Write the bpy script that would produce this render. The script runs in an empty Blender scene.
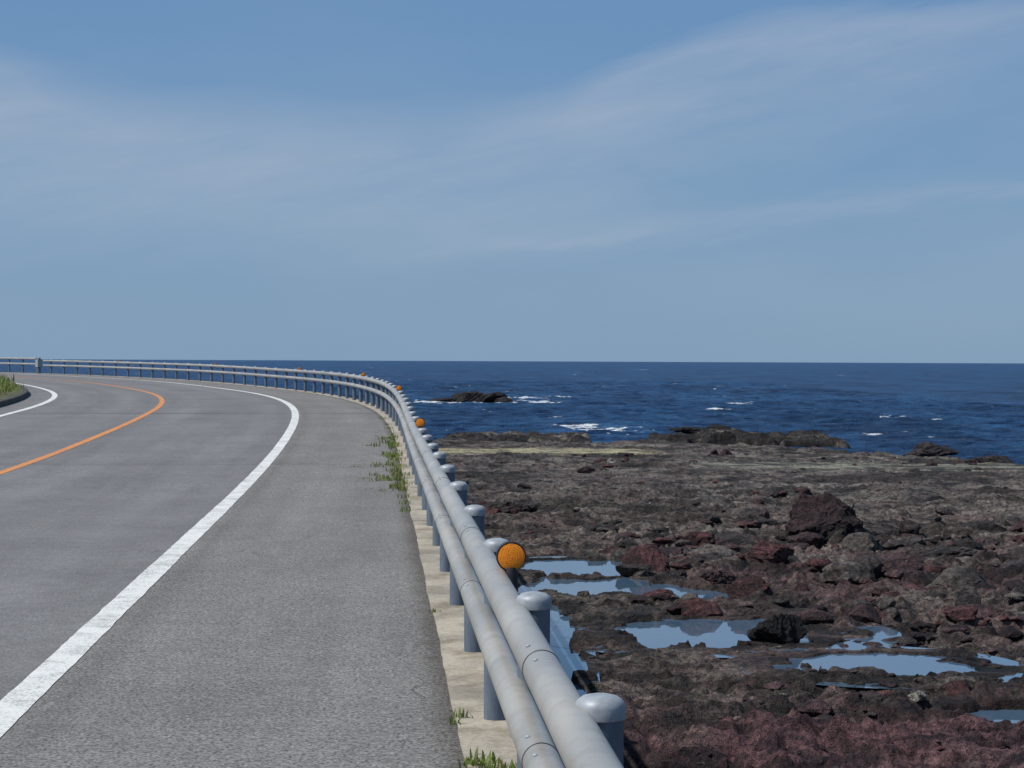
import bpy, math, random
import numpy as np
random.seed(7); rng=np.random.default_rng(11)
scn=bpy.context.scene
scn.view_settings.view_transform='Standard'; scn.view_settings.look='None'; scn.view_settings.exposure=0

# ------------------------------------------------------------ helpers
def vnoise(x,y,seed=0):
    xi=np.floor(x).astype(np.int64); yi=np.floor(y).astype(np.int64)
    xf=x-xi; yf=y-yi
    u=xf*xf*xf*(xf*(xf*6-15)+10); v=yf*yf*yf*(yf*(yf*6-15)+10)
    def h(a,b):
        n=(a*374761393+b*668265263+seed*1442695041)&0xffffffff
        n=((n^(n>>13))*1274126177)&0xffffffff
        n=((n^(n>>16))*2246822519)&0xffffffff
        return ((n^(n>>15))&0xffff)/65535.0
    a=h(xi,yi);b=h(xi+1,yi);c=h(xi,yi+1);d=h(xi+1,yi+1)
    return (a*(1-u)+b*u)*(1-v)+(c*(1-u)+d*u)*v
def fbm(x,y,seed=0,oct=4,gain=.5):
    s=0;a=1;t=0
    for i in range(oct):
        s=s+a*vnoise(x+i*17.3,y-i*9.1,seed+i);t+=a;a*=gain;x=x*2.03;y=y*2.03
    return s/t
def sstep(a,b,x):
    t=np.clip((x-a)/(b-a),0,1); return t*t*(3-2*t)

def mesh_obj(name,verts,faces,mat=None,smooth=False,parent=None,col=None,uv=None):
    me=bpy.data.meshes.new(name)
    verts=np.asarray(verts,dtype=np.float32)
    if isinstance(faces,np.ndarray):
        nf,k=faces.shape
        me.vertices.add(len(verts)); me.vertices.foreach_set('co',verts.ravel())
        me.loops.add(nf*k); me.loops.foreach_set('vertex_index',faces.astype(np.int32).ravel())
        me.polygons.add(nf); me.polygons.foreach_set('loop_start',np.arange(0,nf*k,k,dtype=np.int32))
        me.update(calc_edges=True); me.validate()
    else:
        me.from_pydata([tuple(map(float,v)) for v in verts],[],faces)
    me.polygons.foreach_set('use_smooth',[smooth]*len(me.polygons))
    if col is not None:
        at=me.color_attributes.new('Col','FLOAT_COLOR','POINT')
        c=np.ones((len(verts),4),dtype=np.float32); c[:,:3]=col
        at.data.foreach_set('color',c.ravel())
    if uv is not None:
        at=me.attributes.new('lane','FLOAT_VECTOR','POINT')
        c=np.zeros((len(verts),3),dtype=np.float32); c[:,:2]=uv
        at.data.foreach_set('vector',c.ravel())
    ob=bpy.data.objects.new(name,me); scn.collection.objects.link(ob)
    if mat: me.materials.append(mat)
    if parent: ob.parent=parent
    return ob
def empty(name,loc=(0,0,0)):
    e=bpy.data.objects.new(name,None); e.empty_display_size=.2; scn.collection.objects.link(e); return e
def gridfaces(nr,nc):
    i=np.arange(nr-1)[:,None]*nc+np.arange(nc-1)[None,:]
    i=i.ravel(); return np.stack([i,i+1,i+nc+1,i+nc],1)

class M:
    def __init__(s,name):
        s.m=bpy.data.materials.new(name); s.m.use_nodes=True; s.nt=s.m.node_tree
        s.b=s.nt.nodes['Principled BSDF']
    def n(s,t,**k):
        nd=s.nt.nodes.new(t)
        for a,b in k.items(): setattr(nd,a,b)
        return nd
    def l(s,a,b): s.nt.links.new(a,b)
    def noise(s,vec,scale,detail=4,rough=.5):
        n=s.n('ShaderNodeTexNoise'); n.inputs['Scale'].default_value=scale; n.inputs['Detail'].default_value=detail
        n.inputs['Roughness'].default_value=rough
        if vec is not None: s.l(vec,n.inputs['Vector'])
        return n.outputs['Fac']
    def pos(s,scale=None):
        g=s.n('ShaderNodeNewGeometry').outputs['Position']
        if scale is None: return g
        mp=s.n('ShaderNodeMapping'); mp.inputs['Scale'].default_value=scale; s.l(g,mp.inputs['Vector']); return mp.outputs['Vector']
    def ramp(s,fac,stops,interp='LINEAR'):
        r=s.n('ShaderNodeValToRGB'); r.color_ramp.interpolation=interp
        e=r.color_ramp.elements
        while len(e)<len(stops): e.new(.5)
        for el,(p,c) in zip(e,stops):
            el.position=p; el.color=(c,c,c,1) if not hasattr(c,'__len__') else (*c,1)
        s.l(fac,r.inputs['Fac']); return r.outputs['Color']
    def mix(s,a,b,f,mode='MIX'):
        n=s.n('ShaderNodeMix',data_type='RGBA',blend_type=mode)
        for v,i in ((f,0),(a,6),(b,7)):
            if hasattr(v,'is_output'): s.l(v,n.inputs[i])
            else: n.inputs[i].default_value=v if i==0 else ((*v,1) if len(v)==3 else v)
        return n.outputs[2]
    def math(s,op,a,b=None,c=None):
        n=s.n('ShaderNodeMath',operation=op)
        for i,v in enumerate((a,b,c)):
            if v is None: continue
            if hasattr(v,'is_output'): s.l(v,n.inputs[i])
            else: n.inputs[i].default_value=v
        return n.outputs[0]
    def bump(s,h,strength,dist,normal=None):
        b=s.n('ShaderNodeBump'); b.inputs['Strength'].default_value=strength; b.inputs['Distance'].default_value=dist
        s.l(h,b.inputs['Height'])
        if normal is not None: s.l(normal,b.inputs['Normal'])
        return b.outputs['Normal']
    def set(s,col=None,rough=None,normal=None,metal=None,spec=None):
        for v,k in ((col,'Base Color'),(rough,'Roughness'),(normal,'Normal'),(metal,'Metallic'),(spec,'Specular IOR Level')):
            if v is None: continue
            if hasattr(v,'is_output'): s.l(v,s.b.inputs[k])
            else: s.b.inputs[k].default_value=(*v,1) if hasattr(v,'__len__') else v
        return s.m

# ------------------------------------------------------------ materials
def asphalt():
    m=M('asphalt'); p=m.pos()
    a=m.n('ShaderNodeAttribute',attribute_name='lane').outputs['Vector']
    sp=m.n('ShaderNodeSeparateXYZ'); m.l(a,sp.inputs[0])
    fine=m.noise(p,60,2,.6); gr=m.noise(p,24,3,.75); big=m.noise(p,.5,5,.6); mid=m.noise(p,5,5,.7)
    mp=m.n('ShaderNodeMapping'); mp.inputs['Scale'].default_value=(1.6,.07,1); m.l(a,mp.inputs[0])
    streak=m.noise(mp.outputs[0],1.0,5,.6)
    g2=m.math('ADD',m.math('MULTIPLY',fine,.6),m.math('MULTIPLY',gr,.4))
    sh=m.math('LESS_THAN',sp.outputs[0],2.25)
    lane=m.mix((.092,.093,.096),(.215,.215,.213),m.ramp(g2,[(.36,0.),(.64,1.)]))
    shd=m.mix((.056,.055,.055),(.285,.279,.268),m.ramp(g2,[(.37,0.),(.64,1.)]))
    base=m.mix(lane,shd,sh)
    base=m.mix(base,(.78,.78,.79),m.ramp(big,[(.38,.6),(.62,0.)]),'MULTIPLY')
    base=m.mix(base,(.80,.80,.80),m.ramp(mid,[(.38,.7),(.6,0.)]),'MULTIPLY')
    base=m.mix(base,(1.25,1.25,1.24),m.ramp(streak,[(.4,0.),(.65,.6)]),'MULTIPLY')
    for c in (3.2,5.0,7.1,8.8):
        d=m.math('ABSOLUTE',m.math('SUBTRACT',m.math('ADD',sp.outputs[0],m.math('MULTIPLY',big,.4)),c+.2))
        base=m.mix(base,(1.10,1.10,1.11),m.ramp(d,[(.1,.8),(.5,0.)]),'MULTIPLY')
    ed=m.math('SUBTRACT',sp.outputs[0],m.math('MULTIPLY',mid,.35))
    base=m.mix(base,(.5,.46,.41),m.ramp(ed,[(.02,.9),(.16,0.)]),'MULTIPLY')
    du=m.math('ABSOLUTE',m.math('SUBTRACT',sp.outputs[0],2.1))
    base=m.mix(base,(.72,.71,.69),m.ramp(du,[(.0,.6),(.16,0.)]),'MULTIPLY')
    for s0,wd in((47.5,.10),(29.3,.03)):
        j=m.math('ABSOLUTE',m.math('SUBTRACT',m.math('ADD',sp.outputs[1],m.math('MULTIPLY',big,.7)),s0))
        base=m.mix(base,(.5,.5,.5),m.math('LESS_THAN',j,wd),'MULTIPLY')
    v=m.n('ShaderNodeTexVoronoi',feature='DISTANCE_TO_EDGE'); v.inputs['Scale'].default_value=.22
    wp=m.n('ShaderNodeVectorMath',operation='ADD'); m.l(p,wp.inputs[0])
    nz=m.n('ShaderNodeTexNoise'); nz.inputs['Scale'].default_value=1.2; nz.inputs['Detail'].default_value=5; m.l(p,nz.inputs['Vector']); 
    sc=m.n('ShaderNodeVectorMath',operation='SCALE'); sc.inputs['Scale'].default_value=1.1; m.l(nz.outputs['Color'],sc.inputs[0]); m.l(sc.outputs[0],wp.inputs[1]); m.l(wp.outputs[0],v.inputs['Vector'])
    ck=m.math('MULTIPLY',m.math('LESS_THAN',v.outputs['Distance'],.0016),m.ramp(big,[(.45,0.),(.55,.6)]))
    base=m.mix(base,(.35,.35,.35),ck,'MULTIPLY')
    n=m.bump(g2,.6,.014)
    return m.set(base,.9,n,spec=.2)
def paint(name,c,c2):
    m=M(name); p=m.pos()
    f=m.noise(p,55,4,.75); g=m.noise(p,2.5,6,.75)
    k=m.math('ADD',m.math('MULTIPLY',f,.6),m.math('MULTIPLY',g,.5))
    col=m.mix(c,c2,m.ramp(k,[(.54,0.),(.65,.85)]))
    return m.set(col,.7,m.bump(f,.4,.006),spec=.3)
def concrete(name='concrete',c=(.39,.35,.28)):
    m=M(name); p=m.pos()
    f=m.noise(p,40,4,.7); g=m.noise(p,1.7,5,.6); st=m.noise(m.pos((1.5,1.5,.2)),2,4,.6)
    col=m.mix(c,tuple(x*.5 for x in c),m.ramp(g,[(.4,0.),(.65,.85)]))
    col=m.mix(col,(.6,.58,.54),m.ramp(f,[(.35,.7),(.6,0.)]),'MULTIPLY')
    col=m.mix(col,(.5,.46,.4),m.ramp(st,[(.5,0.),(.65,.7)]),'MULTIPLY')
    return m.set(col,.9,m.bump(f,.4,.008))
def pipe_mat():
    m=M('galvanised_pipe'); p=m.pos()
    g=m.noise(p,1.2,5,.6); f=m.noise(p,35,4,.7); h=m.noise(p,9,5,.7)
    col=m.mix((.40,.392,.362),(.32,.315,.295),m.ramp(g,[(.38,0.),(.7,1.)]))
    col=m.mix(col,(.86,.85,.82),m.ramp(h,[(.38,.8),(.55,0.)]),'MULTIPLY')
    col=m.mix(col,(.20,.15,.10),m.ramp(f,[(.66,0.),(.80,.5)]))
    return m.set(col,m.ramp(g,[(.35,.48),(.6,.36)]),None,metal=.3,spec=.5)
def post_mat():
    m=M('post_paint'); p=m.pos()
    g=m.noise(m.pos((6,6,1.2)),3,5,.65); f=m.noise(p,60,3,.7)
    col=m.mix((.135,.17,.215),(.085,.11,.145),m.ramp(g,[(.35,0.),(.7,1.)]))
    col=m.mix(col,(.27,.29,.31),m.ramp(f,[(.62,0.),(.8,.6)]))
    return m.set(col,.55,m.bump(f,.05,.004),metal=.1,spec=.35)
def simple(name,c,rough=.6,metal=0,spec=.4,var=.3,scale=25):
    m=M(name); g=m.noise(m.pos(),scale,4,.6)
    col=m.mix(c,tuple(x*(1-var) for x in c),m.ramp(g,[(.35,0.),(.7,1.)]))
    return m.set(col,rough,None,metal,spec)
def rock_mat(name='volcanic_rock',sc=1.0):
    m=M(name); p=m.pos()
    c=m.n('ShaderNodeAttribute',attribute_name='Col').outputs['Color']
    a=m.noise(p,1.1*sc,6,.72); b=m.noise(p,7*sc,5,.75)
    k=m.noise(m.pos((.35,1.6,1.)),1.3,5,.7)
    col=m.mix(c,(.26,.26,.28),m.ramp(a,[(.42,.9),(.51,0.)]),'MULTIPLY')
    col=m.mix(col,(2.2,2.1,2.0),m.ramp(b,[(.49,0.),(.66,.9)]),'MULTIPLY')
    col=m.mix(col,(.25,.25,.26),m.ramp(b,[(.37,.9),(.46,0.)]),'MULTIPLY')
    col=m.mix(col,(.36,.35,.36),m.ramp(k,[(.40,.9),(.48,0.)]),'MULTIPLY')
    n=m.bump(a,1.,.7); n=m.bump(b,1.,.2,n)
    return m.set(col,m.ramp(a,[(.35,.55),(.55,.95)]),n,spec=.3)
def leaf_mat(name='leaf'):
    m=M(name); c=m.n('ShaderNodeAttribute',attribute_name='Col').outputs['Color']
    m.set(c,.6,spec=.3)
    t=m.n('ShaderNodeBsdfTranslucent'); m.l(c,t.inputs['Color'])
    mx=m.n('ShaderNodeMixShader'); mx.inputs[0].default_value=.35
    m.l(m.b.outputs[0],mx.inputs[1]); m.l(t.outputs[0],mx.inputs[2])
    m.l(mx.outputs[0],m.nt.nodes['Material Output'].inputs['Surface']); return m.m
A=asphalt(); WP=paint('white_road_paint',(.60,.61,.59),(.22,.22,.22)); OP=paint('orange_road_paint',(.54,.215,.065),(.28,.15,.08))
CO=concrete(); CD=concrete('dark_kerb_concrete',(.07,.07,.065)); PIPE=pipe_mat(); POST=post_mat()
CAP=simple('cap_metal',(.31,.34,.37),.5,.1,.4,.3,30); DARK=simple('dark_rubber',(.02,.02,.025),.6)
ROCK=rock_mat(); LEAF=leaf_mat()

# ------------------------------------------------------------ road path
ds=.25
S=np.arange(-30,230+ds,ds)
R=125.
kap=np.clip((S-27)/(60-27),0,1)/R
th0=math.atan(.0745); th=np.cumsum(kap)*ds+th0
i0=int(round(30/ds))
th=th-(th[i0]-th0)
dx=-np.sin(th)*ds; dy=np.cos(th)*ds
PX=np.cumsum(dx); PY=np.cumsum(dy); PX+=.563-PX[i0]; PY+=0-PY[i0]
ZS=[-60,24,30,38,46,60,77,90,112,130,260]; ZV=[0,0,.05,.19,.31,.42,.52,.65,.80,.88,.95]
PZ=np.interp(S,ZS,ZV); k=np.ones(25)/25.; PZ=np.convolve(np.pad(PZ,12,'edge'),k,'valid')
def at(s,o=0,z=0):
    x=np.interp(s,S,PX);y=np.interp(s,S,PY);t=np.interp(s,S,th);zz=np.interp(s,S,PZ)
    return np.stack([x-np.cos(t)*o, y-np.sin(t)*o, zz+z+0*x],-1)
def heading(s): return float(np.interp(s,S,th))
def ribbon(name,prof,s0,s1,step,mat,parent=None,smooth=False,wob=0,fr=3.1):
    ss=np.arange(s0,s1+step*.5,step); V=[];U=[]
    for i_,(o,z) in enumerate(prof):
        oo=o+(wob*(fbm(ss*fr,ss*0+5+i_*7*(wob<.02),3,5,.7)-.5) if wob else 0)
        V.append(at(ss,oo,z)); U.append(np.stack([ss*0+o,ss],-1))
    V=np.stack(V,1).reshape(-1,3);U=np.stack(U,1).reshape(-1,2)
    return mesh_obj(name,V,gridfaces(len(ss),len(prof)),mat,smooth,parent,uv=U)

ribbon('road',[(.12,0),(1.2,.0),(2.33,0),(4.3,.0),(6.25,0),(8,0),(9.6,0),(10.42,0)],-28,228,.5,A)
lines=empty('road_markings')
ribbon('edge_line',[(2.24,.004),(2.42,.004)],-28,228,.1,WP,lines,wob=.019)
ribbon('centre_line',[(6.00,.004),(6.15,.004)],-28,228,.2,OP,lines,wob=.019)
ribbon('inner_edge_line',[(9.42,.004),(9.6,.004)],-28,228,.2,WP,lines,wob=.019)
ribbon('concrete_kerb_strip',[(.19,-.1),(.185,.008),(-.27,.010),(-.30,-.02)],-28,228,.05,CO,wob=.045,fr=.9)
ribbon('sea_wall',[(-.25,-.03),(-.32,-.5),(-.45,-2.5),(-.6,-6.5)],-28,228,1.,CO)
ribbon('road_kerb',[(10.40,-.1),(10.40,.14),(10.42,.16),(10.56,.16),(10.58,-.1)],-28,228,.5,CD)
# inland ground
offs=[10.57,11,12,13,15,18,22,28,36,48,60,80]
ss=np.arange(-28,229,2.); V=[]
for o in offs:
    p=at(ss,o,0); zz=.13+.25*(1-math.exp(-(o-10.5)/3))
    p[:,2]+=zz+.18*(fbm(p[:,0]*.4,p[:,1]*.4,9)-.5)*min(1,(o-10.5)); V.append(p)
V=np.stack(V,1).reshape(-1,3)
g=M('grassy_ground'); gn=g.noise(g.pos(),3,6,.7)
GM=g.set(g.mix((.05,.07,.022),(.13,.11,.06),g.ramp(gn,[(.4,0.),(.65,1.)])),.95,g.bump(gn,.8,.2))
mesh_obj('ground',V,gridfaces(len(ss),len(offs)),GM,True)

# ------------------------------------------------------------ guard rail
def tube(pts,r,seg=20,closed_ends=True):
    pts=np.asarray(pts); n=len(pts); T=np.gradient(pts,axis=0); T/=np.linalg.norm(T,axis=1)[:,None]
    Z=np.array([0,0,1.]); X=np.cross(T,Z); X/=np.linalg.norm(X,axis=1)[:,None]; Y=np.cross(X,T)
    a=np.linspace(0,2*np.pi,seg,endpoint=False)
    rr=np.broadcast_to(np.asarray(r,float),(n,))
    V=pts[:,None,:]+rr[:,None,None]*(np.cos(a)[None,:,None]*X[:,None,:]+np.sin(a)[None,:,None]*Y[:,None,:])
    F=[]
    i=np.arange(n-1)[:,None]*seg+np.arange(seg)[None,:]
    j=np.arange(n-1)[:,None]*seg+(np.arange(seg)[None,:]+1)%seg
    F=np.stack([i,j,j+seg,i+seg],-1).reshape(-1,4).tolist()
    F.append(list(range(seg))[::-1]); F.append(list(range((n-1)*seg,n*seg)))
    return V.reshape(-1,3),F
class Acc:
    def __init__(s): s.V=[];s.F=[];s.n=0
    def add(s,V,F):
        V=np.asarray(V); s.V.append(V); s.F+= [[i+s.n for i in f] for f in F]; s.n+=len(V)
    def obj(s,name,mat,smooth=False,parent=None):
        return mesh_obj(name,np.concatenate(s.V),s.F,mat,smooth,parent)
def lathe(prof,seg=24,loc=(0,0,0)):
    a=np.linspace(0,2*np.pi,seg,endpoint=False); V=[];F=[]
    for r,z in prof: V+= [(loc[0]+r*math.cos(t),loc[1]+r*math.sin(t),loc[2]+z) for t in a]
    for k in range(len(prof)-1):
        for i in range(seg):
            j=(i+1)%seg; F.append([k*seg+i,k*seg+j,(k+1)*seg+j,(k+1)*seg+i])
    F.append([(len(prof)-1)*seg+i for i in range(seg)]); F.append([i for i in range(seg)][::-1])
    return np.array(V),F
def obox(c,sz,ang):
    ca,sa=math.cos(ang),math.sin(ang); V=[]
    for z in(-1,1):
        for x,y in((-1,-1),(1,-1),(1,1),(-1,1)):
            X=x*sz[0]/2;Y=y*sz[1]/2; V.append((c[0]+X*ca-Y*sa,c[1]+X*sa+Y*ca,c[2]+z*sz[2]/2))
    return np.array(V),[[3,2,1,0],[4,5,6,7],[0,1,5,4],[1,2,6,5],[2,3,7,6],[3,0,4,7]]
def smooth_by_angle(ob):
    me=ob.data; me.polygons.foreach_set('use_smooth',[True]*len(me.polygons))
    try: me.set_sharp_from_angle(angle=math.radians(35))
    except Exception: pass
ZU,ZL=.778,.50
def build_rail(name,s0,s1,extra,first):
    e=empty(name); PO=.068; r=.058
    for nm,zc in(('upper_pipe',ZU+extra),('lower_pipe',ZL+extra*.6)):
        ss_=np.arange(s0,s1,.5); V,F=tube(at(ss_,PO,zc),r,32); smooth_by_angle(mesh_obj(nm,V,F,PIPE,False,e))
    posts=Acc();caps=Acc();br=Acc();rings=Acc();bolts=Acc()
    s=first
    k=0
    while s<s1:
        p=at(np.array([s]),-.005,0)[0]; a=heading(s); far=s>50; sg=12 if far else 28
        p=p+np.array([random.gauss(0,.003),random.gauss(0,.01),random.gauss(0,.004)])
        posts.add(*lathe([(.0592,-.3),(.0592,.80+extra)],sg,p))
        caps.add(*lathe([(.060,.80+extra),(.0645,.803+extra),(.0645,.832+extra),(.060,.845+extra),(.046,.856+extra),(.02,.862+extra)],sg,p))
        for zc in(ZU+extra,ZL+extra*.6):
            q=at(np.array([s]),.045,zc-.005)[0]; br.add(*obox(q,(.10,.075,.085),a))
        if k%2==0 and s<80:
            for zc in(ZU+extra,ZL+extra*.6):
                V,F=tube(at(np.array([s+.83,s+.838]),PO,zc),r+.0018,32); rings.add(V,F)
                for d_ in(.70,.96):
                    q=at(np.array([s+d_]),PO+.03,zc+.050)[0]; V,F=lathe([(.008,-.01),(.008,.003),(.005,.006)],10,q); bolts.add(V,F)
        s+=2; k+=1
    smooth_by_angle(posts.obj('posts',POST,False,e)); smooth_by_angle(caps.obj('post_caps',CAP,False,e))
    br.obj('brackets',POST,False,e)
    if rings.n: rings.obj('joint_rings',DARK,True,e)
    if bolts.n: bolts.obj('bolts',CAP,False,e)
    return e
S_END=116.
build_rail('guard_rail',-26,S_END,0,4.58-12*2+.0)
build_rail('guard_rail',S_END+.6,226,.12,S_END+.8)
tp=empty('rail_terminal_post'); p=at(np.array([S_END+.3]),0.05,0)[0]
smooth_by_angle(mesh_obj('shaft',*lathe([(.13,-.1),(.13,.9),(.10,.95)],16,p),POST,False,tp))
mesh_obj('plate',*obox(p+np.array([0,0,.62]),(.28,.4,.45),heading(S_END)),CAP,False,tp)

# ------------------------------------------------------------ delineators
mo=M('orange_reflector'); vv=mo.n('ShaderNodeTexVoronoi'); vv.inputs['Scale'].default_value=200; mo.l(mo.pos(),vv.inputs['Vector'])
OR=mo.set(mo.mix((.95,.34,.012),(.80,.20,.006),mo.ramp(vv.outputs['Distance'],[(.2,0.),(.7,1.)])),.25,mo.bump(vv.outputs['Distance'],.5,.004),spec=.5)
def delineator(s):
    e=empty('road_delineator')
    c=at(np.array([s]),-.005,.875)[0]
    base=at(np.array([s]),-.005,.0)[0]
    R0=.064
    def disc(prof,name,mat):
        V,F=lathe(prof,40); V=np.array(V)
        W=np.stack([V[:,0],-V[:,2],V[:,1]],1)
        a=heading(s)*.5
        ca,sa=math.cos(a),math.sin(a)
        W=np.stack([W[:,0]*ca-W[:,1]*sa,W[:,0]*sa+W[:,1]*ca,W[:,2]],1)+c
        smooth_by_angle(mesh_obj(name,W,F,mat,False,e))
    disc([(R0*.99,-.018),(R0,-.012),(R0,.008),(R0*.95,.014),(R0*.90,.010)],'housing',DARK)
    disc([(R0*.885,.004),(R0*.885,.0125),(R0*.6,.0165),(R0*.2,.018)],'reflector',OR)
    V,F=lathe([(.024,.70),(.030,.705),(.030,.80),(.022,.83)],16,base); smooth_by_angle(mesh_obj('stem',V,F,DARK,False,e))
    V,F=obox(at(np.array([s]),.03,.74)[0],(.12,.05,.04),heading(s)); mesh_obj('clamp',V,F,DARK,False,e)
for s in(7.65,23.9,39.9,55.9,71.9,87.9,103.9): delineator(s)

# ------------------------------------------------------------ shore terrain
POOLS=[(1.5,44.6,1.5,1.6),(1.6,40.7,2.0,1.5),(.75,32.2,.42,5.0),(3.95,39.4,1.5,1.2),(3.7,34.2,2.1,1.7),(6.2,30.5,1.45,1.25),(7.3,26.1,.7,.4),
       (-.6,36.5,.9,2.6)]
def pool_e(x,y):
    e=np.full(x.shape,9.)
    w1=(fbm(x*1.1,y*.8,31,5,.6)-.5)*1.5
    for (a,b,rx,ry) in POOLS:
        e=np.minimum(e,np.sqrt(((x-a)/rx)**2+((y-b)/ry)**2)+w1)
    return e
def coast(x):
    return np.interp(x,[-80,-4,8,19,25,40,90],[120,114,113,107,92,86,80])+5*(fbm(x*.25,x*0,77,4)-.5)
def terrace(n,k,sh=.8):
    t=n*k; f=np.floor(t); fr=t-f; return (f+sstep(sh,1.,fr))/k
def height(x,y):
    wx=x+1.2*(fbm(x*.5,y*.5,90,3)-.5); wy=y+1.2*(fbm(x*.5,y*.5,91,3)-.5)
    big=fbm(wx*.10,wy*.16,1,5,.6); mid=fbm(wx*.40,wy*.7,2,5,.6); fine=fbm(x*2.0,y*2.4,3,5,.6); vf=fbm(x*5.5,y*5.5,4,2)
    rough=np.clip(sstep(60,44,y)*sstep(1.5,4,x)+.5,0,1)
    h=-3.36+.80*(terrace(big,8)-.5)+.66*(terrace(mid,6)-.42)+rough*(.46*(fine-.5)+.16*(vf-.5))
    rid=1-np.abs(2*fbm(x*.9,y*1.2,8,4)-1)
    h-=.42*np.clip(rid-.86,0,1)*3*(.6+.4*rough)     # cracks
    far=sstep(66,84,y)
    flat=-3.42+.55*(terrace(big,7)-.4)+.55*(terrace(mid,5)-.4)+.14*(fine-.5)
    h=h*(1-far)+far*flat
    alg=np.maximum(sstep(97,99,y)*sstep(108,106,y)*sstep(9,7,x), sstep(84,86,y)*sstep(94,92,y)*sstep(8,10,x)*.9)
    h=h*(1-alg*.85)+alg*.85*(-3.42)
    yc=coast(x)
    h=h-sstep(0,3.5,y-yc)*2.2
    led=np.maximum(sstep(-7,-4,x)*sstep(6.4,5,x), sstep(8.2,10,x)*sstep(24,21.5,x))
    w=(fbm(x*.35,y*.35,12,4)-.5)
    led=led*sstep(117,118.5,y+w*6)*sstep(131,128,y+w*7)
    top=-3.46+.9*(terrace(fbm(x*.4,y*.3,13,5),6)-.45)+.7*(fbm(x*1.4,y*1.2,14,4)-.5)
    bump_=np.exp(-((x-14.0)/2.4)**2)*.35
    h=np.maximum(h,-6+led*(top+bump_+6))
    e=pool_e(x,y)
    ring=sstep(2.1,1.3,e); tgt=np.clip(h,-3.40,-3.31)+.05*fine; h=np.where(e<2.1,h*(1-ring)+ring*tgt,h)
    h=h-sstep(1.12,1.0,e)*np.maximum(0,h+3.62)
    return h,alg,led,e,big,mid,fine
def axis(parts):
    o=[]
    for a,b,st in parts: o.append(np.arange(a,b,st))
    return np.concatenate(o+[[parts[-1][1]]])
xs=axis([(-70,-8,1.2),(-8,-2,.3),(-2,14,.075),(14,24,.12),(24,40,.3),(40,100,1.5)])
ys=axis([(-40,14,1.2),(14,20,.2),(20,56,.075),(56,78,.13),(78,135,.2),(135,150,1.)])
X,Y=np.meshgrid(xs,ys)
H,alg,led,e,big,mid,fine=height(X,Y)
def rockcol(X,Y,n1,n2):
    brown=np.array([.142,.121,.108]); red=np.array([.118,.064,.070]); grey=np.array([.135,.121,.111]); 
    r=np.clip(sstep(31,25,Y)*.9+sstep(2.5,5,X)*sstep(28,36,Y)*sstep(56,46,Y)*.6,0,1)*sstep(.30,.55,n1)
    r=np.clip(r+.25*sstep(.47,.62,n2),0,1)[...,None]
    far=sstep(55,75,Y)[...,None]
    b=brown*(1-far)+grey*1.05*far
    return b*(1-r)+red*r
n1=fbm(X*.35,Y*.35,51,4); n2=fbm(X*.8,Y*.8,52,4)
C=rockcol(X,Y,n1,n2)
ag=(alg*sstep(.25,.42,fbm(X*.25,Y*.6,55,4)))[...,None]
ac=np.where((X<8.5)[...,None],np.array([.50,.46,.29]),np.array([.30,.31,.24]))
C=C*(1-ag)+ac*ag
C=C*(1-.62*(led)[...,None])
seaw=sstep(-3.55,-3.9,H)[...,None]; C=C*(1-.6*seaw)
wet=(sstep(1.8,1.1,e))[...,None]; C=C*(1-.50*wet)
pale=(sstep(.53,.66,fbm(X*.35,Y*1.1,60,5,.6))*sstep(34,54,Y)*.65)[...,None]; C=C*(1-pale)+np.array([.26,.235,.205])*pale
dk=(sstep(.49,.39,fbm(X*.2,Y*.7,63,5,.6))*.6)[...,None]; C=C*(1-dk)
V=np.stack([X,Y,H],-1).reshape(-1,3)
mesh_obj('rocky_shore',V,gridfaces(len(ys),len(xs)),ROCK,True,col=C.reshape(-1,3))

# pools
pm=M('pool_water'); pn=pm.noise(pm.pos(),3,3,.5)
pm.set((.055,.10,.155),.03,pm.bump(pn,.03,.05),spec=1.); pm.b.inputs['IOR'].default_value=1.75
for (a,b,rx,ry) in POOLS:
    V=[(a,b,-3.42)];N=48
    for i in range(N):
        t=2*math.pi*i/N; V.append((a+1.75*rx*math.cos(t),b+1.75*ry*math.sin(t),-3.42+.0007*POOLS.index((a,b,rx,ry))))
    mesh_obj('tide_pool',V,[[0,i+1,(i+1)%N+1] for i in range(N)],pm.m)

# rocks
bpy.ops.mesh.primitive_ico_sphere_add(subdivisions=3,radius=1); o=bpy.context.object
ICO3=np.array([v.co[:] for v in o.data.vertices]); ICF3=np.array([p.vertices[:] for p in o.data.polygons]); bpy.data.objects.remove(o)
bpy.ops.mesh.primitive_ico_sphere_add(subdivisions=5,radius=1); o=bpy.context.object
ICO5=np.array([v.co[:] for v in o.data.vertices]); ICF5=np.array([p.vertices[:] for p in o.data.polygons]); bpy.data.objects.remove(o)
def rock(c,sz,seed,hi=False,planes=12,peak=0):
    r_=np.random.default_rng(seed); v=ICO5 if hi else ICO3; F=ICF5 if hi else ICF3
    N=r_.normal(size=(planes,3)); N/=np.linalg.norm(N,axis=1)[:,None]; d=r_.uniform(.5,.95,planes)
    dot=v@N.T; rr=np.where(dot>.05,d[None]/np.maximum(dot,.05),9).min(1); rr=np.minimum(rr,1.15)
    w=v*rr[:,None]
    a=(fbm(w[:,0]*2+seed,w[:,1]*2+w[:,2]*1.7,seed%97,4,.6)-.5)*.45
    if hi: a=a+(fbm(w[:,0]*7+seed,w[:,1]*7+w[:,2]*6,seed%91,4,.65)-.5)*.30
    w=w*(1+a)[:,None]
    if peak: w[:,:2]*=(1-peak*np.clip(w[:,2:3],-.3,1))
    t=r_.uniform(0,6.28); ca,sa=math.cos(t),math.sin(t)
    w=np.stack([w[:,0]*ca-w[:,1]*sa,w[:,0]*sa+w[:,1]*ca,w[:,2]],1)*np.array(sz)
    return w+np.array(c),F
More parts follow.
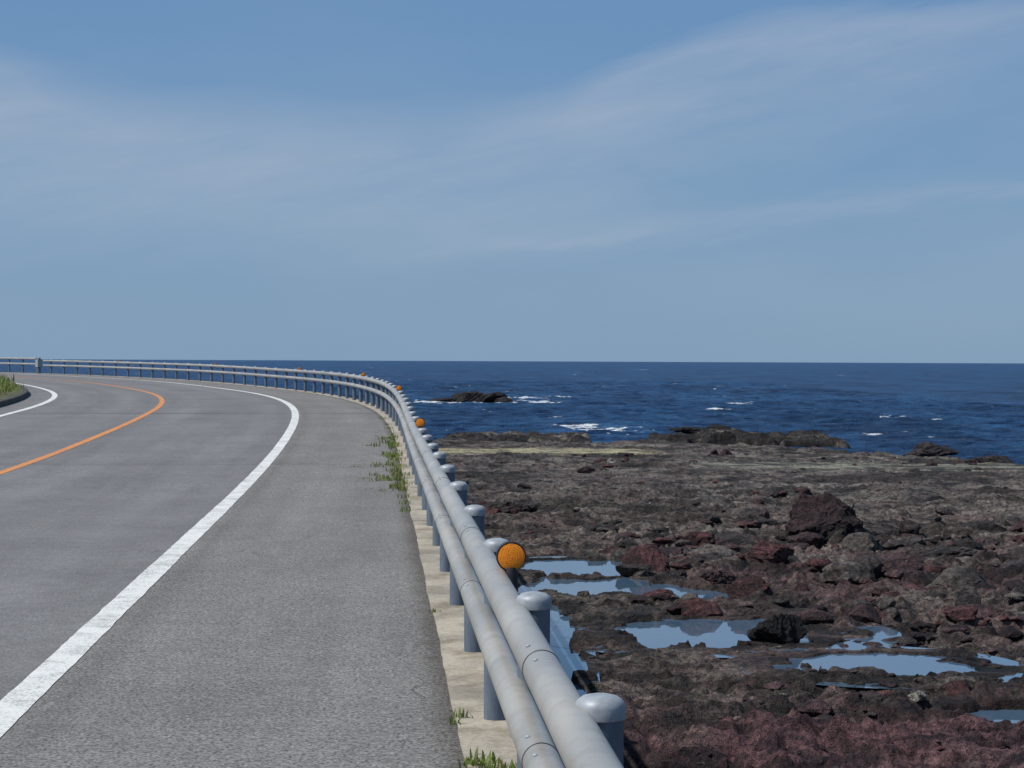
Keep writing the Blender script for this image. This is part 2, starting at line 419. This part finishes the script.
def hat(x,y): return float(height(np.array([float(x)]),np.array([float(y)]))[0][0])
def boulder(name,x,y,sz,seed,col,peak=0,z=None):
    zz=(max(hat(x,y),-3.5) if z is None else z)
    V,F=rock((x,y,zz+sz[2]*.45),sz,seed,True,12,peak)
    c=np.tile(np.array(col),(len(V),1)); mesh_obj(name,V,F,ROCK,False,col=c)
RED=(.100,.045,.046); DK=(.060,.050,.050); PUR=(.080,.049,.053); BLK=(.024,.022,.024)
boulder('boulder',8.85,52.3,(1.15,.95,.9),5,(.055,.034,.038),.35)
boulder('boulder',4.82,32.9,(.44,.38,.40),9,BLK,.15,-3.45)
boulder('boulder',3.25,44.0,(.62,.5,.40),12,RED)
boulder('boulder',6.5,46.4,(.85,.6,.42),14,RED)
boulder('boulder',5.05,37.7,(.42,.4,.30),16,RED)
boulder('boulder',4.75,41.0,(.40,.4,.28),18,PUR)
boulder('boulder',2.9,43.0,(.45,.4,.20),19,DK)
boulder('boulder',9.3,43.5,(.7,.5,.25),21,PUR)
boulder('boulder',11.2,47.0,(.9,.6,.3),23,DK)
boulder('boulder',9.4,36.2,(.6,.5,.22),27,PUR)
boulder('boulder',0.15,59,(.75,.6,.3),33,DK)
boulder('boulder',23.8,102,(1.4,1.2,.50),35,DK)
boulder('boulder',24.8,93.5,(1.2,1,.35),37,DK)
boulder('boulder',22.4,100,(.9,.8,.3),39,DK)
for i,(x,y,sz) in enumerate([(-6.2,250,(3.4,2,.95)),(-3.4,251,(2.8,2,.95)),(-9.0,250,(2.0,1.5,.6)),(-1.4,249,(1.4,1.2,.6)),(12.9,128,(1.5,1.5,.3)),(15.0,129,(1.4,1.5,.35))]):
    boulder('sea_rock',x,y,sz,50+i,(.028,.025,.027),0,-4.1 if y>200 else -3.3)
VV=[];FF=[];CC=[];n=0
def scatter(N,x0,x1,y0,y1,smin,smax,thr):
    global n
    xs_=rng.uniform(x0,x1,N); ys_=rng.uniform(y0,y1,N)
    d=fbm(xs_*.45,ys_*.45,71,3); keep=d>thr
    xs_=xs_[keep];ys_=ys_[keep]; hh,_,_,ee,_,_,_=height(xs_,ys_)
    a1=fbm(xs_*.6,ys_*.6,72,3)
    for x,y,h_,e_,q in zip(xs_,ys_,hh,ee,a1):
        if e_<1.3 and rng.random()<.96: continue
        s=smin*(smax/smin)**(rng.random()**2.4)
        if y<38: s*=.72
        sz=(s*rng.uniform(.8,1.3),s*rng.uniform(.7,1.1),s*rng.uniform(.38,.75))
        V,F=rock((x,y,max(h_,-3.55)+sz[2]*.25),sz,int(rng.integers(1,9999)),False,8)
        c=np.array([RED,PUR,DK,(.13,.115,.105)][rng.choice(4,p=[.30,.30,.24,.16] if q>.42 else [.07,.25,.33,.35])])*rng.uniform(.75,1.3)
        if rng.random()<.015: c=np.array([.28,.27,.24])
        VV.append(V);FF.append(F+n);CC.append(np.tile(c,(len(V),1))); n+=len(V)
scatter(950,2.5,16,35,57,.12,.60,.42)
scatter(300,4,10,25,36,.08,.42,.45)
scatter(400,-1,14,21,60,.06,.20,.38)
scatter(380,-3,30,50,98,.12,.42,.50)
scatter(220,0,9,20,30,.04,.13,.4)
mesh_obj('scattered_rocks',np.concatenate(VV),np.concatenate(FF),ROCK,False,col=np.concatenate(CC))

# ------------------------------------------------------------ sea
xs=axis([(-30000,-3000,3000),(-3000,-300,300),(-300,-60,20),(-60,70,.9),(70,200,6),(200,2000,200),(2000,30000,3000)])
ys=axis([(-400,80,40),(80,260,.6),(260,520,1.4),(520,1200,20),(1200,5000,300),(5000,45000,4000)])
X,Y=np.meshgrid(xs,ys)
fade=sstep(560,480,Y)*sstep(82,95,Y)*sstep(-62,-52,X)*sstep(72,62,X)
wv=fbm(X*.14+Y*.03,Y*.22,81,5,.6); ch=1-np.abs(2*fbm(X*.32,Y*.45,83,4)-1)
Z=-4.0+fade*(.9*(wv-.5)+.6*(ch-.75))
foam=np.zeros_like(X)
def fo(x,y,rx,ry,a=1.):
    global foam
    foam=np.maximum(foam,a*np.exp(-(((X-x)/rx)**2+((Y-y)/ry)**2)))
for f in [(3,252,5.0,5),(4.2,243,3.5,5),(-11,248,2.5,4),(-4.5,246,6,3),(7.3,150,3.4,5),(5.6,158,2.5,4),(30,247,3,4),(2.2,275,4,6),(12.5,136,2.4,2.8,.85),(16,118,1.2,1.2,.8),(24,210,2,3,.75),(-2,118,1.5,.8,.7),(40,190,2.2,3,.7),(7.2,122,.9,4,.9),(17,240,2,4,.75),(8,290,3,5,.8),(22,133,1.6,2,.75)]: fo(*f)
cs=coast(X); foam=np.maximum(foam,.75*np.exp(-((Y-cs-4)/1.6)**2)*(X>19)*(Y<115))
foam=foam*(fade>0)
me_col=np.stack([foam,foam*0,foam*0],-1).reshape(-1,3)
sm=M('sea_water')
at_=sm.n('ShaderNodeAttribute',attribute_name='Col').outputs['Color']; sp=sm.n('ShaderNodeSeparateColor'); sm.l(at_,sp.inputs[0])
wA=sm.noise(sm.pos((.05,.016,1)),1,9,.82)
w1=sm.noise(sm.pos((.22,.20,1)),1,7,.75); w2=sm.noise(sm.pos((.8,1.0,1)),1,4,.7)
w4=sm.noise(sm.pos((.004,.003,1)),1,4,.6)
col=sm.mix((.0045,.020,.062),(.018,.064,.150),sm.ramp(w1,[(.40,0.),(.60,1.)]))
col=sm.mix(col,(.46,.50,.56),sm.ramp(wA,[(.42,.95),(.50,0.)]),'MULTIPLY')  # light and dark of distant wave faces, put into the colour by noise
col=sm.mix(col,(1.55,1.48,1.42),sm.ramp(wA,[(.51,0.),(.60,.9)]),'MULTIPLY')
col=sm.mix(col,(1.2,1.17,1.13),sm.ramp(w4,[(.4,0.),(.6,.6)]),'MULTIPLY')
ys_=sm.n('ShaderNodeSeparateXYZ'); sm.l(sm.pos(),ys_.inputs[0])
fz=sm.math('ADD',sp.outputs[0],sm.math('MULTIPLY',sm.math('SUBTRACT',w2,.5),3.0))
fm=sm.ramp(fz,[(.55,0.),(.80,1.)])
wc=sm.math('MULTIPLY',sm.ramp(sm.noise(sm.pos((.16,.15,1)),1,6,.62),[(.675,0.),(.705,.9)]),sm.ramp(w2,[(.42,0.),(.56,1.)]))
wd=sm.math('MULTIPLY',sm.ramp(sm.noise(sm.pos((.12,.028,1)),1,5,.65),[(.685,0.),(.71,.8)]),sm.ramp(w1,[(.42,.3),(.56,1.)]))
we=sm.ramp(sm.noise(sm.pos((.06,.006,1)),1,4,.6),[(.69,0.),(.715,.55)])
wd=sm.math('MAXIMUM',wd,we)
yf=sm.n('ShaderNodeMapRange'); yf.inputs[1].default_value=300; yf.inputs[2].default_value=650; sm.l(ys_.outputs[1],yf.inputs[0])
wd=sm.math('MULTIPLY',wd,yf.outputs[0])
fm=sm.math('MAXIMUM',fm,sm.math('MAXIMUM',wc,wd))
col=sm.mix(col,(.66,.70,.73),fm)
nb=sm.bump(w1,1.,1.4); nb=sm.bump(w2,.8,.4,nb)
sm.set(col,sm.math('ADD',sm.math('MULTIPLY',fm,.4),.4),nb,spec=.10)
mesh_obj('sea',np.stack([X,Y,Z],-1).reshape(-1,3),gridfaces(len(ys),len(xs)),sm.m,True,col=me_col)

# ------------------------------------------------------------ grass and weeds
def tufts(name,places):
    V=[];F=[];C=[];n=0
    for (x,y,z,h,nb,spread) in places:
        for _ in range(nb):
            a=random.uniform(0,6.28); lean=random.uniform(.1,.9); hh=h*random.uniform(.5,1.1); w=hh*random.uniform(.03,.06)+.003
            bx=x+random.gauss(0,spread); by=y+random.gauss(0,spread); dx_,dy_=math.cos(a),math.sin(a); px,py=-dy_*w,dx_*w
            pts=[]
            for t in(0,.45,.8,1):
                o=lean*hh*t*t*.8; pts.append((bx+dx_*o,by+dy_*o,z+hh*(t-.25*lean*t*t)))
            ws=[.8,1,.6,0]
            for p_,q in zip(pts[:3],ws): V+= [(p_[0]-px*q,p_[1]-py*q,p_[2]),(p_[0]+px*q,p_[1]+py*q,p_[2])]
            V.append(pts[3])
            F+= [[n,n+1,n+3,n+2],[n+2,n+3,n+5,n+4],[n+4,n+5,n+6]]
            g=random.random(); c=(.10+.08*g,.155+.075*g,.035+.015*g)
            if random.random()<.18: c=(.24,.20,.10)
            C+= [c]*7; n+=7
    mesh_obj(name,V,F,LEAF,False,col=np.array(C))
def onpath(s,o,h,nb,sp,z=0):
    p=at(np.array([s]),o,z)[0]; return (p[0],p[1],p[2],h,nb,sp)
pl=[]
for i in range(120):
    s=random.choice([24.2,25.4,26.6,28.3,30.3,31.2,33.5,34.2,36])+random.gauss(0,.45)
    w_=random.choice([.06,.13,.28])
    pl.append(onpath(s,.20+abs(random.gauss(0,w_)),random.uniform(.03,.11),13,.05))
for s in(20.4,21.5,22.4,37,38.2,39.5,41,44): pl.append(onpath(s,.22,.08,16,.05))
tufts('edge_grass',pl)
tufts('weed_tuft',[onpath(8.6,.16,.07,14,.02),onpath(8.45,.2,.05,10,.02)])
tufts('weed_tuft',[onpath(7.55,.12,.09,26,.03),onpath(7.42,.04,.08,22,.03),onpath(7.45,-.03,.06,14,.03),onpath(7.6,.17,.05,14,.03)])
tufts('weed_tuft',[onpath(12.2,.17,.04,10,.02)])
pl=[]
for i in range(1500):
    s=random.uniform(20,110); o=10.75+abs(random.gauss(0,2.6)); pl.append(onpath(s,o,random.uniform(.15,.42),9,.14,.22))
tufts('roadside_grass',pl)

# ------------------------------------------------------------ light, sky
EL,AZ=math.radians(55),math.radians(-108)
sd=(math.sin(AZ)*math.cos(EL),math.cos(AZ)*math.cos(EL),math.sin(EL))
import mathutils
L=bpy.data.lights.new('sun','SUN'); L.energy=4.8; L.angle=math.radians(.5); L.color=(1,.96,.9)
lo=bpy.data.objects.new('sun',L); scn.collection.objects.link(lo); lo.rotation_euler=mathutils.Vector(sd).to_track_quat('Z','Y').to_euler()
w=bpy.data.worlds.new('World'); scn.world=w; w.use_nodes=True; nt=w.node_tree
W=M.__new__(M); W.nt=nt
bg=nt.nodes['Background']; bg.inputs['Strength'].default_value=.1
sky=W.n('ShaderNodeTexSky',sky_type='NISHITA'); sky.sun_disc=False; sky.sun_elevation=EL; sky.sun_rotation=AZ
sky.air_density=1.0; sky.dust_density=.6; sky.ozone_density=1.5; sky.altitude=0
tc=W.n('ShaderNodeTexCoord').outputs['Generated']; sx=W.n('ShaderNodeSeparateXYZ'); W.l(tc,sx.inputs[0])
az=W.math('ARCTAN2',sx.outputs[0],sx.outputs[1]); el=W.math('ARCSINE',sx.outputs[2])
u=W.math('ADD',W.math('MULTIPLY',az,1.6),.5)
cv=W.n('ShaderNodeCombineXYZ'); W.l(az,cv.inputs[0]); W.l(el,cv.inputs[1])
def wn(sc,loc,scale,det=6,rough=.55,rot=0):
    m1=W.n('ShaderNodeMapping'); m1.inputs['Rotation'].default_value=(0,0,rot); W.l(cv.outputs[0],m1.inputs[0])
    mp=W.n('ShaderNodeMapping'); mp.inputs['Scale'].default_value=sc; mp.inputs['Location'].default_value=loc; W.l(m1.outputs[0],mp.inputs[0])
    return W.noise(mp.outputs[0],scale,det,rough)
def px2u(px): return (px-512)/1810*1.6+.5
def E(y): return (361-y)/1810*4
up=W.ramp(u,[(px2u(0),E(62)),(px2u(70),E(74)),(px2u(200),E(88)),(px2u(420),E(98)),(px2u(560),E(80)),(px2u(690),E(38)),(px2u(800),E(16)),(px2u(1024),E(-4))])
lw=W.ramp(u,[(px2u(0),E(290)),(px2u(300),E(285)),(px2u(600),E(260)),(px2u(800),E(200)),(px2u(1024),E(105))])
el4=W.math('MULTIPLY',el,4.)
n_a=wn((5,22,1),(0,0,0),1.,6,.55,-.14); n_b=wn((14,80,1),(3,1,0),1.,6,.60,-.2); n_c=wn((3,9,1),(5,2,0),1.,5,.55)
warp=W.math('MULTIPLY',W.math('SUBTRACT',n_a,.5),.18); warp=W.math('ADD',warp,W.math('MULTIPLY',W.math('SUBTRACT',n_b,.5),.05))
ew=W.math('ADD',el4,warp)
def clamp(x): return W.math('MINIMUM',W.math('MAXIMUM',x,0),1)
tU=clamp(W.math('DIVIDE',W.math('SUBTRACT',up,ew),W.ramp(u,[(px2u(0),.05),(px2u(120),.13),(px2u(450),.13),(px2u(620),.04)])))
tL=clamp(W.math('DIVIDE',W.math('SUBTRACT',ew,lw),.32))
band=W.math('MULTIPLY',tU,tL)
dens=W.math('MULTIPLY',band,W.math('ADD',.42,W.math('MULTIPLY',.62,W.ramp(W.math('ADD',W.math('MULTIPLY',n_a,.6),W.math('MULTIPLY',n_b,.4)),[(.36,0.),(.64,1.)]))))
st=W.ramp(u,[(px2u(250),E(262)),(px2u(550),E(240)),(px2u(780),E(218)),(px2u(1024),E(198))])
sd_=W.math('DIVIDE',W.math('SUBTRACT',ew,st),.028)
g1=W.math('POWER',2.718,W.math('MULTIPLY',W.math('MULTIPLY',sd_,sd_),-1.))
g1=W.math('MULTIPLY',g1,W.math('MULTIPLY',W.ramp(u,[(px2u(300),0.),(px2u(560),1.)]),W.ramp(n_b,[(.3,.3),(.6,.8)])))
hz=W.math('MULTIPLY',W.ramp(n_c,[(.42,0.),(.7,.28)]),W.ramp(el4,[(.0,.3),(.3,1.),(.8,.1)]))
cm=W.math('MINIMUM',W.math('ADD',W.math('MULTIPLY',dens,.62),W.math('ADD',W.math('MULTIPLY',g1,.38),hz)),.9)
haze=W.ramp(el4,[(0,(.212,.345,.51)),(.35,(.172,.315,.515)),(.8,(.125,.268,.505))])
hz10=W.mix((0,0,0),haze,1.0,'MIX'); hz10=W.mix(hz10,(9.6,9.6,9.6),1.0,'MULTIPLY')
base=W.mix(hz10,sky.outputs[0],W.ramp(el4,[(.0,.08),(.75,.2),(1.,.6)]))
out=W.mix(base,(3.7,4.5,5.7),cm)
W.l(out,bg.inputs['Color'])

# ------------------------------------------------------------ camera
cam=bpy.data.cameras.new('camera'); cam.lens=63.6; cam.sensor_width=36; cam.clip_end=100000; cam.clip_start=.1
co=bpy.data.objects.new('camera',cam); scn.collection.objects.link(co); scn.camera=co
co.location=(0,0,1.7)
mat=mathutils.Matrix.Rotation(math.radians(90)-23/1810,4,'X')@mathutils.Matrix.Rotation(.0042,4,'Z')
co.rotation_euler=mat.to_euler()
print('verts',sum(len(m.vertices) for m in bpy.data.meshes))
